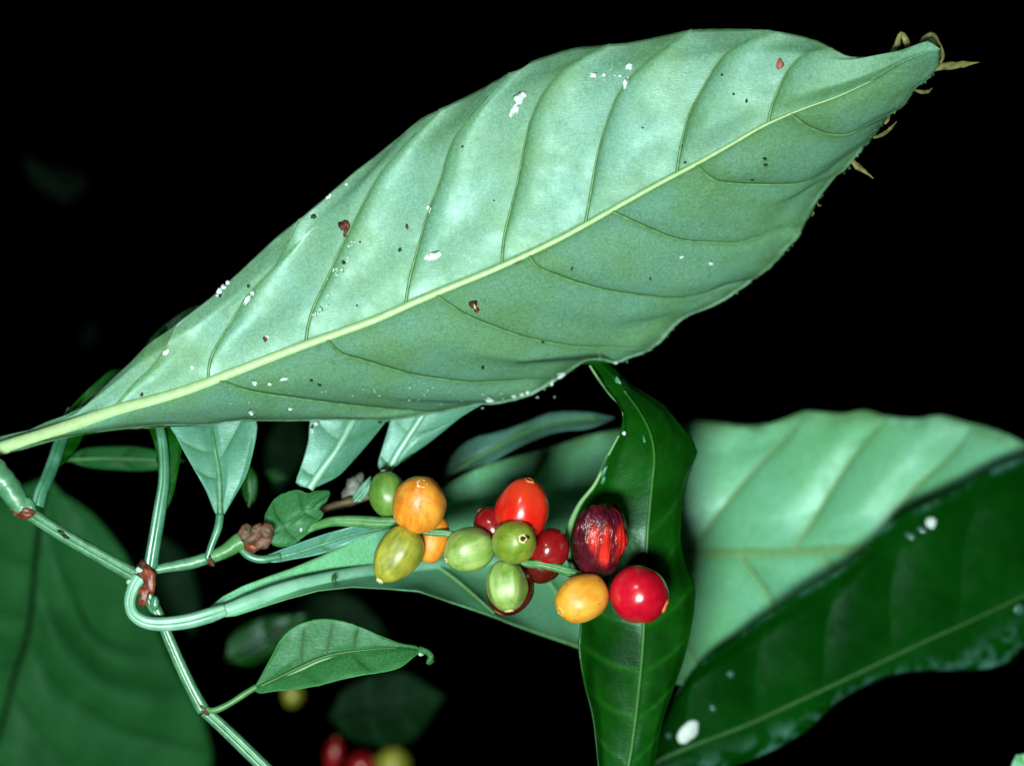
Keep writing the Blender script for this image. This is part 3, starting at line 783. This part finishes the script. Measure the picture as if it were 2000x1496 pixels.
B['crimson'] = berry_mat('crimson_skin', (0.55, 0.004, 0.018, 1), (0.68, 0.008, 0.028, 1), 0.2, 0.4, 0.1, 0.35, 0.15)
B['darkred'] = berry_mat('dark_red_skin', (0.26, 0.005, 0.007, 1), (0.36, 0.009, 0.012, 1), 0.24, 0.5, 0.08, 0.3, 0.2)
B['brownred'] = berry_mat('brown_red_skin', (0.09, 0.008, 0.004, 1), (0.15, 0.014, 0.008, 1), 0.26, 0.5, 0.06, 0.3, 0.2)
C_or, C_gr, C_rd, C_yl = M['cream'], M['cream'], plain_mat('orange_scar', (0.75, 0.16, 0.04, 1), (0.85, 0.28, 0.10, 1), 0.5, 500, 0.4), plain_mat('yellow_scar', (0.72, 0.40, 0.05, 1), (0.8, 0.52, 0.12, 1), 0.5, 500, 0.4)

def shrivel_mat(axis, roll, size):
    """maroon wrinkled skin with a red patch on one side, fixed in the berry's own axes"""
    m, nt, b = nodes('shrivelled_maroon_skin')
    w = Vector((axis[0], axis[2], -axis[1])).normalized()
    R = w.to_track_quat('Z', 'Y').to_matrix() @ Matrix.Rotation(roll, 3, 'Z')
    v = R.transposed() @ Vector((0.50, -0.86, -0.02))
    tc = N(nt, 'TexCoord')
    dt = N(nt, 'VectorMath', operation='DOT_PRODUCT')
    nt.links.new(tc.outputs['Object'], dt.inputs[0])
    dt.inputs[1].default_value = tuple(v / size)
    sx = N(nt, 'SeparateXYZ')
    nt.links.new(tc.outputs['Generated'], sx.inputs[0])
    f = tex(nt, 480, 4, 0.55, 'Object', (1, 1, 0.30))
    soft = tex(nt, 300, 3, 0.6, 'Object', (1, 1, 0.5))
    ad = N(nt, 'Math', operation='ADD')
    sc_ = N(nt, 'Math', operation='MULTIPLY_ADD'); sc_.inputs[1].default_value = 0.5; sc_.inputs[2].default_value = -0.25
    nt.links.new(soft, sc_.inputs[0])
    nt.links.new(dt.outputs['Value'], ad.inputs[0]); nt.links.new(sc_.outputs[0], ad.inputs[1])
    gx = ramp(nt, ad.outputs[0], 0.48, 0.80)
    gz = ramp(nt, sx.outputs[2], 0.86, 0.70)
    g2 = ramp(nt, sx.outputs[2], 0.16, 0.36)
    mu = N(nt, 'Math', operation='MULTIPLY'); nt.links.new(gx, mu.inputs[0]); nt.links.new(gz, mu.inputs[1])
    m2 = N(nt, 'Math', operation='MULTIPLY'); nt.links.new(mu.outputs[0], m2.inputs[0]); nt.links.new(g2, m2.inputs[1])
    m3 = N(nt, 'Math', operation='MULTIPLY'); nt.links.new(m2.outputs[0], m3.inputs[0]); nt.links.new(ramp(nt, tex(nt, 330, 2, 0.5, 'Object', (1, 1, 0.16)), 0.38, 0.52, 0.12, 1.0), m3.inputs[1])
    base = mixc(nt, ramp(nt, f, 0.35, 0.65), (0.05, 0.003, 0.010, 1), (0.12, 0.006, 0.018, 1))
    nt.links.new(mixc(nt, m3.outputs[0], base, (0.85, 0.03, 0.018, 1)), b.inputs['Base Color'])
    b.inputs['Roughness'].default_value = 0.28
    b.inputs['Coat Weight'].default_value = 0.35
    b.inputs['Coat Roughness'].default_value = 0.1
    bp = N(nt, 'Bump'); bp.inputs['Strength'].default_value = 0.9; bp.inputs['Distance'].default_value = 0.0014
    nt.links.new(f, bp.inputs['Height']); nt.links.new(bp.outputs[0], b.inputs['Normal'])
    return m

berry(819, 983, -14, 53, 60, (0.12, -0.66, -0.70), B['orange'], 'orange berry with round pale scar near its top, at the left end of the cluster', egg=0.10, ridges=0.022, nr=7, cal=C_or, calr=0.20, calh=0.045)
berry(758, 965, 58, 38, 46, (-0.2, -0.9, 0.2), B['green'], 'plain green berry half hidden behind the orange one with the pale scar', cal=C_gr, calr=0.15)
berry(775, 1082, -16, 44, 61, (-0.52, 0.80, -0.22), B['olive'], 'olive green pointed berry hanging lowest at the left, cream nub at its tip', egg=0.16, ridges=0.05, nr=5, cal=M['cream'], calr=0.17, calh=0.10)
berry(846, 1052, 42, 32, 48, (0.25, -0.9, 0.1), B['orange'], 'orange-brown berry mostly hidden between the olive and green berries', cal=C_or, calr=0.16)
berry(918, 1074, -2, 44, 52, (-0.86, 0.34, -0.28), B['palegreen'], 'pale green berry lying sideways, left of the holed olive berry', ridges=0.05, nr=5, roll=0.5, cal=M['cream'], calr=0.13, calh=0.06)
berry(1004, 1058, -46, 43, 50, (0.34, -0.20, -0.92), B['olivegreen'], 'olive berry with a dark hole at its end, middle of the cluster', cal=M['cream'], calr=0.20, calh=0.05, pit=0.10)
berry(989, 1143, -24, 40, 51, (0.10, 0.97, -0.2), B['palegreen'], 'pale green ribbed berry hanging below the holed olive berry', ridges=0.07, nr=5, cal=M['cream'], calr=0.24, calh=0.05, roll=0.3)
berry(996, 1150, 26, 47, 52, (-0.4, 0.9, 0.1), B['brownred'], 'dark brown-red berry showing as a rim behind the hanging pale green berry', cal=C_rd, calr=0.2, calh=0.03)
berry(1022, 993, 4, 52, 62, (0.20, -0.93, -0.30), B['red'], 'bright red egg-shaped berry, highest of the red ones, pointing up', egg=0.17, ridges=0.015, nr=5, cal=C_rd, calr=0.18, calh=0.04)
berry(962, 1028, 52, 36, 40, (-0.5, -0.6, 0.2), B['darkred'], 'small dark red berry half hidden left of the bright red egg-shaped one', cal=C_rd, calr=0.15)
berry(1072, 1074, 22, 39, 44, (0.3, -0.6, -0.2), B['darkred'], 'dark crimson berry just right of the holed olive berry, above the stalk', cal=None)
berry(1060, 1098, 48, 42, 38, (0.8, 0.3, 0.2), B['brownred'], 'dark red berry partly hidden under the bare length of stalk', cal=None)
berry(1171, 1056, 2, 53, 75, (0.16, -0.94, -0.24), shrivel_mat((0.16, -0.94, -0.24), 0.2, 53 * S), 'shrivelled maroon berry with glossy wrinkles and a red flank', egg=-0.10, wrinkle=0.13, roll=0.2)
o14 = berry(1137, 1168, -34, 46, 55, (-0.80, 0.42, -0.42), B['amber'], 'yellow-orange berry at the lower right, left of the round crimson one', egg=0.02, ridges=0.008, power=0.9, cal=C_yl, calr=0.22, calh=0.06)
berry(1248, 1161, -22, 57, 58, (0.88, 0.36, -0.15), B['crimson'], 'round glossy crimson berry at the right end of the cluster', power=0.97, cal=C_rd, calr=0.26, calh=0.07)
# the open hole in the olive berry
hb = [o for o in bpy.data.objects if o.name.startswith('berry') and 'dark hole' in o.get('label', '')][0]
for q in range(1):
    bm = bmesh.new()
    bmesh.ops.create_icosphere(bm, subdivisions=3, radius=1)
    vs = []
    kk = S * (D0 - 46 * S) / D0
    for v in bm.verts:
        n_ = 1 + 0.5 * mnoise.noise(v.co * 2.1)
        vs.append((v.co.x * 12 * n_ * kk, v.co.y * 8.5 * n_ * kk, (v.co.z * 3 * n_ + 47.5) * kk))
    fs = [tuple(v.index for v in f.verts) for f in bm.faces]
    bm.free()
    mesh('hole', vs, fs, M['hole'], hb)

# ---- twisted dark leaf in the middle -----------------------------------------------------------------------
T_mid = [(1205, 1640, 60), (1215, 1560, 66), (1227, 1496, 74), (1236, 1443, 84), (1250, 1323, 108), (1257, 1231, 122), (1264, 1056, 126), (1270, 980, 112), (1278, 882, 84), (1268, 840, 62), (1250, 805, 26), (1226, 772, -30), (1196, 735, -100), (1172, 712, -140), (1145, 700, -156)]
T_l = [(1205, 1640), (1180, 1560), (1169, 1496), (1158, 1400), (1142, 1334), (1131, 1269), (1134, 1215), (1124, 1160), (1113, 1110), (1108, 1073), (1112, 1029), (1131, 985), (1163, 942), (1185, 893), (1208, 850), (1220, 836), (1214, 796), (1191, 770), (1169, 740), (1152, 712), (1145, 700)]
T_r = [(1205, 1640), (1255, 1570), (1278, 1496), (1294, 1411), (1316, 1345), (1338, 1280), (1354, 1203), (1357, 1143), (1341, 1105), (1330, 1051), (1335, 985), (1349, 920), (1363, 887), (1349, 849), (1322, 820), (1300, 792), (1275, 772), (1250, 764), (1232, 752), (1216, 730), (1191, 705), (1165, 697), (1145, 700)]
org = P(1205, 1600, 60)
tw = empty('twisted_leaf', org)
tag(tw, 'dark green strap-like leaf standing upright behind the right-hand berries, its thin tip twisted', 'leaf')
LT = Leaf(T_mid, T_l, T_r, auto(6, 0.15, 0.6, 0.06), auto(6, 0.15, 0.6, 0.06), slope=(0.10, 0.25), curl=(-16, 6), roll=(-14, 10), amp=(1.5, 2.5), wave=(3, 40), nm=500)
LT.build('blade', M['top'], tw, org, 3, back=M['mid'])
tube('midrib', LT.midpts(4, 20, 0.0, 0.9), [5, 4.5, 4, 3.5, 3, 2], M['topvein'], tw, org, n=90, seg=8)
edge = [q for (q) in LT.px]
def tmar(pts):
    return [(x, y, LT.surf(x, y)[0] - 2) for x, y in pts]
tube('pale_margin', tmar([(1122, 1112), (1110, 1085), (1110, 1040), (1131, 987), (1163, 944), (1185, 895), (1209, 850)]), [4, 7, 6, 4.5, 3.5, 3, 2], M['veinpale'], tw, org, n=50, seg=10)
tube('pale_margin', tmar([(1221, 838), (1214, 797), (1191, 770), (1169, 740), (1152, 714)]), [2.5, 2, 2.5, 2.5, 2], M['veinpale'], tw, org, n=40, seg=8)
blob('pale_speck', 1219, 846, LT.surf(1219, 846)[0] - 5, 4, 4, 4, 0, M['white'], tw, org, 0.3, 1, sub=2)
for x, y, rx, ry, a in [(1181, 921, 3, 14, 24), (1179, 938, 3.5, 9, 24), (1258, 857, 3, 8, -10), (1204, 740, 5, 12, -35)]:
    d, g = LT.surf(x, y)
    blob('water_drop', x, y, d - 3, rx, ry, 2.5, math.radians(a), M['petiole'], tw, org, 0.2, x, g, sub=2)

# ---- wet dark leaf at the lower right --------------------------------------------------------------------
G_mid = [(1240, 1510, 390), (1300, 1478, 400), (1348, 1457, 410), (1443, 1421, 430), (1539, 1378, 450), (1683, 1311, 470), (1778, 1265, 480), (1874, 1222, 490), (1970, 1177, 500), (2120, 1105, 510), (2300, 1020, 520)]
G_up = [(1240, 1510), (1276, 1450), (1300, 1400), (1329, 1342), (1372, 1292), (1434, 1249), (1491, 1206), (1554, 1163), (1611, 1130), (1664, 1094), (1707, 1053), (1731, 1024), (1769, 1000), (1807, 985), (1865, 957), (1922, 923), (1970, 904), (2000, 896), (2120, 880), (2220, 910), (2300, 1020)]
G_lo = [(1240, 1510), (1300, 1525), (1380, 1512), (1480, 1478), (1568, 1431), (1635, 1370), (1683, 1342), (1731, 1322), (1778, 1311), (1850, 1309), (1922, 1306), (1970, 1292), (2000, 1264), (2120, 1200), (2220, 1120), (2300, 1020)]
org = P(1240, 1510, 390)
wl = empty('wet_leaf', org)
tag(wl, 'dark green glossy wet leaf in the lower right corner, blurred, with white flecks', 'leaf')
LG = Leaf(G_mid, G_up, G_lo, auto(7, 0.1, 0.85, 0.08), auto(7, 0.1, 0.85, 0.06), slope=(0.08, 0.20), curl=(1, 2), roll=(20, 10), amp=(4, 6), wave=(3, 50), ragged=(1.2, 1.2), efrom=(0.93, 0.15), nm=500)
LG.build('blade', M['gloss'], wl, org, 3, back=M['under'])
tube('midrib', LG.midpts(1.5, 16), [6, 5, 4, 3, 2], M['veindark'], wl, org, n=80, seg=10)
spot('white_fleck', 1343, 1429, 16, 27, 40, M['white'], LG, wl, org, 9, 0.08, 3)
spot('white_fleck', 1818, 1020, 11, 11, 0, M['white'], LG, wl, org, 5, 0.1, 3)
for x, y, rx, ry, a in [(1800, 1034, 9, 5, 25), (1778, 1046, 10, 6, 20), (1427, 1316, 7, 7, 0), (1306, 1436, 6, 7, 0), (1990, 1190, 9, 10, 0), (1392, 1382, 8, 5, 50)]:
    spot('water_drop', x, y, rx, ry, a, M['drop'], LG, wl, org, 3.5, 0.12, 3)

# ---- dull leaf at the lower left ---------------------------------------------------------------------------
H_mid = [(92, 930, 840), (80, 1000, 850), (68, 1110, 870), (56, 1230, 890), (33, 1298, 900), (8, 1400, 910), (-30, 1520, 925), (-60, 1640, 935)]
H_up = [(92, 930), (20, 960), (-80, 1020), (-180, 1120), (-240, 1260), (-260, 1400), (-220, 1540), (-60, 1640)]
H_lo = [(92, 930), (130, 972), (165, 990), (205, 1030), (245, 1082), (285, 1170), (312, 1238), (352, 1320), (385, 1380), (404, 1425), (412, 1500), (340, 1590), (180, 1640), (-60, 1640)]
org = P(92, 930, 840)
dl = empty('dull_leaf', org)
tag(dl, 'large dull green out-of-focus leaf in the lower left corner below the jointed branch', 'leaf')
LH = Leaf(H_mid, H_up, H_lo, auto(6, 0.1, 0.8, 0.06), [[(78, 1010), (110, 1070), (146, 1149), (172, 1215), (230, 1260), (330, 1275)], [(66, 1120), (120, 1220), (220, 1320), (372, 1352)], [(52, 1240), (110, 1340), (230, 1420), (410, 1470)], [(20, 1350), (100, 1450), (280, 1600)]],
          slope=(0.45, 0.3), curl=(0, 2), amp=(14, 18), skew=(0.9, 1.0), nm=400)
LH.build('blade', M['shade'], dl, org, 3, back=M['under'])
tube('midrib', LH.midpts(0, 12), [6, 5, 4, 3], M['dim'], dl, org, n=60, seg=10)
LH.add_veins(M['shade'], dl, org, (5, 4, 2), 0, 0.9)

# ---- leaves hanging behind the largest leaf -----------------------------------------------------------------
def back_leaf(name, label, mid, up, lo, mat, rib, rr, slope=(0.1, 0.1), curl=(0, 0), amp=4, nva=4, group=None, back=None, veins=None):
    org = P(*mid[0])
    e = empty(name, org)
    tag(e, label, 'leaf', group)
    l = Leaf(mid, up, lo, auto(nva), auto(nva), slope=slope, curl=curl, amp=amp, nm=260, nv=16, npan=8)
    l.build('blade', mat, e, org, 2.2, back=back or M['top'])
    tube('midrib', l.midpts(2, 10, 0, 0.92), rr, rib, e, org, n=40, seg=10)
    if veins:
        l.add_veins(veins, e, org, (3, 2, 1), 1, 0.85)
    return l

back_leaf('hanging_leaf', 'blue-green leaf with a bright white-green midrib, hanging below the middle of the largest leaf', [(604, 954, 66), (630, 916, 70), (660, 874, 74), (690, 820, 84), (725, 760, 110)],
          [(604, 954), (578, 944), (586, 916), (597, 880), (604, 850), (604, 825), (630, 780), (725, 760)], [(604, 954), (616, 952), (660, 930), (690, 900), (720, 866), (754, 824), (800, 770), (725, 760)],
          M['blue'], M['stalk'], [9, 8, 8, 7, 6], (-0.1, 0.45), nva=3)
back_leaf('hanging_leaf', 'pale leaf with whitish midrib and brownish right margin, hanging above the orange berry', [(752, 930, 120), (774, 890, 120), (798, 852, 118), (822, 816, 118), (856, 760, 120)],
          [(752, 930), (738, 910), (746, 876), (758, 838), (764, 816), (790, 780), (856, 760)], [(752, 930), (780, 905), (800, 890), (834, 868), (874, 836), (910, 808), (942, 789), (980, 752), (856, 760)],
          M['blue'], M['stalk'], [8, 8, 7, 6], (-0.05, 0.12), nva=3)
back_leaf('curving_leaf', 'blurred grey-green leaf arching between the orange berry and the twisted leaf tip', [(860, 944, 400), (900, 912, 400), (960, 878, 400), (1020, 846, 400), (1090, 824, 400), (1200, 815, 400)],
          [(860, 944), (878, 896), (920, 858), (980, 842), (1030, 824), (1075, 806), (1140, 804), (1200, 815)], [(860, 944), (900, 936), (960, 902), (1020, 868), (1090, 842), (1150, 836), (1200, 815)],
          M['greyleaf'], M['topvein'], [5, 4, 2], (0.2, -0.5), nva=3)
back_leaf('side_leaf', 'blurred horizontal green leaf seen between the two upright leaf stalks', [(128, 898, 330), (200, 895, 335), (280, 897, 340), (360, 900, 350)],
          [(128, 898), (160, 878), (220, 872), (290, 876), (360, 900)], [(128, 898), (170, 912), (230, 918), (300, 918), (360, 900)], M['shade'], M['topvein'], [4, 3, 2], (0.2, 0.2), nva=3)
back_leaf('small_leaf', 'small dark green leaf beside the bluish tip-up leaf of the side shoot', [(486, 990, 220), (490, 960, 220), (488, 930, 220), (484, 905, 225)],
          [(486, 990), (474, 965), (470, 935), (484, 905)], [(486, 990), (501, 970), (502, 930), (484, 905)], M['top'], M['topvein'], [3, 2, 1], (0.2, 0.2), nva=2)
back_leaf('small_leaf', 'blurred dark green leaf behind the small leaf of the lowest joint', [(440, 1290, 950), (480, 1270, 950), (540, 1235, 950), (600, 1200, 960)],
          [(440, 1290), (455, 1240), (520, 1205), (600, 1200)], [(440, 1290), (500, 1296), (570, 1250), (600, 1200)], M['top'], M['dim'], [4, 3, 1], (0.1, 0.3), nva=3)
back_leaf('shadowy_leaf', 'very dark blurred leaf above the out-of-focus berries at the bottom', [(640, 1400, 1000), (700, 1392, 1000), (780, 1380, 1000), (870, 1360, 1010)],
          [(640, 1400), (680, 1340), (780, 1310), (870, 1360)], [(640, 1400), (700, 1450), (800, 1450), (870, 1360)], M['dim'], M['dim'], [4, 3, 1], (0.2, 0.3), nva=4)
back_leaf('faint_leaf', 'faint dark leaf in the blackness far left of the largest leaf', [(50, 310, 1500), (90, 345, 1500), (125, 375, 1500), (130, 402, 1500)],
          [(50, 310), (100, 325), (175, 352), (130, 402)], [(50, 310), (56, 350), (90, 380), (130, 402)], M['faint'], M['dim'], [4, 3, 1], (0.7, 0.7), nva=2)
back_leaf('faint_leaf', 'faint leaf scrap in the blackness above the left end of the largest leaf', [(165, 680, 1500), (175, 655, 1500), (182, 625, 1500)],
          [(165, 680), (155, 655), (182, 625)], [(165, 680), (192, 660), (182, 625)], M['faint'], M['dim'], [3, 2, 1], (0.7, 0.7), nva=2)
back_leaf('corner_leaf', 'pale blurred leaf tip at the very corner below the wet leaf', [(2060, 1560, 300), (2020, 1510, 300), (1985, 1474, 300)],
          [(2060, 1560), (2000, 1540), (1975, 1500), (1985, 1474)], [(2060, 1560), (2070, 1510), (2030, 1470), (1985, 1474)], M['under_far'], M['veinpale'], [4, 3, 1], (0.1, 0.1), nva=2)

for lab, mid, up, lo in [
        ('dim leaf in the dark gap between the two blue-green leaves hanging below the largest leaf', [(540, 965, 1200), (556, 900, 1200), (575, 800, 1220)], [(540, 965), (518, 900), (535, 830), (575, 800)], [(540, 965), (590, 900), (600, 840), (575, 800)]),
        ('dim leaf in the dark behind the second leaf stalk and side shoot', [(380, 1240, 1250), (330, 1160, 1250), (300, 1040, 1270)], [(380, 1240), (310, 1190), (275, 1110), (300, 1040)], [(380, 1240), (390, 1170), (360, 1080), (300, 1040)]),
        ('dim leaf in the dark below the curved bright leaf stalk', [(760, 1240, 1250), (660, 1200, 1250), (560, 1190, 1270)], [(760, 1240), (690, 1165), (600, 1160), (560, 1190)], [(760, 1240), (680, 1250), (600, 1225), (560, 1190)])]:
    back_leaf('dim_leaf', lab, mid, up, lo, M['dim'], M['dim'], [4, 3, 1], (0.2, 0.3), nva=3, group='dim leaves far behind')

# dry husk and pale bits in the gap left of the berries
M['husk'] = plain_mat('grey_husk', (0.07, 0.08, 0.06, 1), (0.20, 0.21, 0.18, 1), 0.5, 200, 0.4)
o = blob('dry_husk', 690, 955, 150, 17, 30, 14, 0.55, M['husk'], None, P(690, 955, 150), 0.25, 5)
tag(o, 'pale grey dry husk behind the flower stalk, left of the green berry', 'husk')
org = P(640, 985, 130)
tg = tube('dead_twig', [(590, 1010, 130), (640, 992, 130), (690, 978, 130), (740, 960, 132), (780, 935, 136)], [6, 8, 9, 7, 4], plain_mat('brown_twig', (0.06, 0.035, 0.012, 1), (0.13, 0.09, 0.03, 1), 0.6, 300, 0.5), None, org, n=40, seg=10, bumpy=0.4)
tag(tg, 'brownish dead twig behind the flower stalk and the half-hidden green berry', 'twig')
back_leaf('small_leaf', 'narrow bright leaf sliver between grey husk and half-hidden green berry', [(692, 980, 120), (704, 966, 118), (716, 950, 116), (724, 930, 118)],
          [(692, 980), (690, 968), (704, 948), (724, 930)], [(692, 980), (706, 978), (722, 958), (724, 930)], M['blue'], M['petiole'], [3, 3, 1], (0.1, 0.1), nva=2)
back_leaf('small_leaf', 'tiny pale leaf scrap in the dark gap between the two bluish leaves', [(520, 920, 700), (535, 927, 700), (562, 934, 700)],
          [(520, 920), (540, 915), (562, 934)], [(520, 920), (535, 940), (562, 934)], M['mid'], M['topvein'], [2, 2, 1], (0.4, 0.4), nva=2)

# ---- out-of-focus berries far behind ------------------------------------------------------------------------
far = [(652, 1474, 1500, 17, 34, (0.15, -1, 0), 'darkred', 'blurred long red berry at the bottom, left of the blurred round red one'),
       (706, 1497, 1480, 28, 30, (0.8, -0.4, 0), 'darkred', 'blurred round red berry at the bottom edge between a red and a yellow one'),
       (768, 1493, 1520, 34, 32, (0.9, -0.1, 0), 'olive', 'blurred yellow berry at the bottom edge beside two blurred red ones'),
       (572, 1356, 1400, 24, 20, (0.9, 0.1, 0), 'olive', 'dim blurred yellowish berry just under the small pointed leaf')]
for x, y, d, a, b, ax, mt, lab in far:
    o = berry(x, y, d, a, b, ax, B[mt], lab, cal=M['cream'], calr=0.2, calh=0.05)
    o['group'] = 'blurred berries far behind'
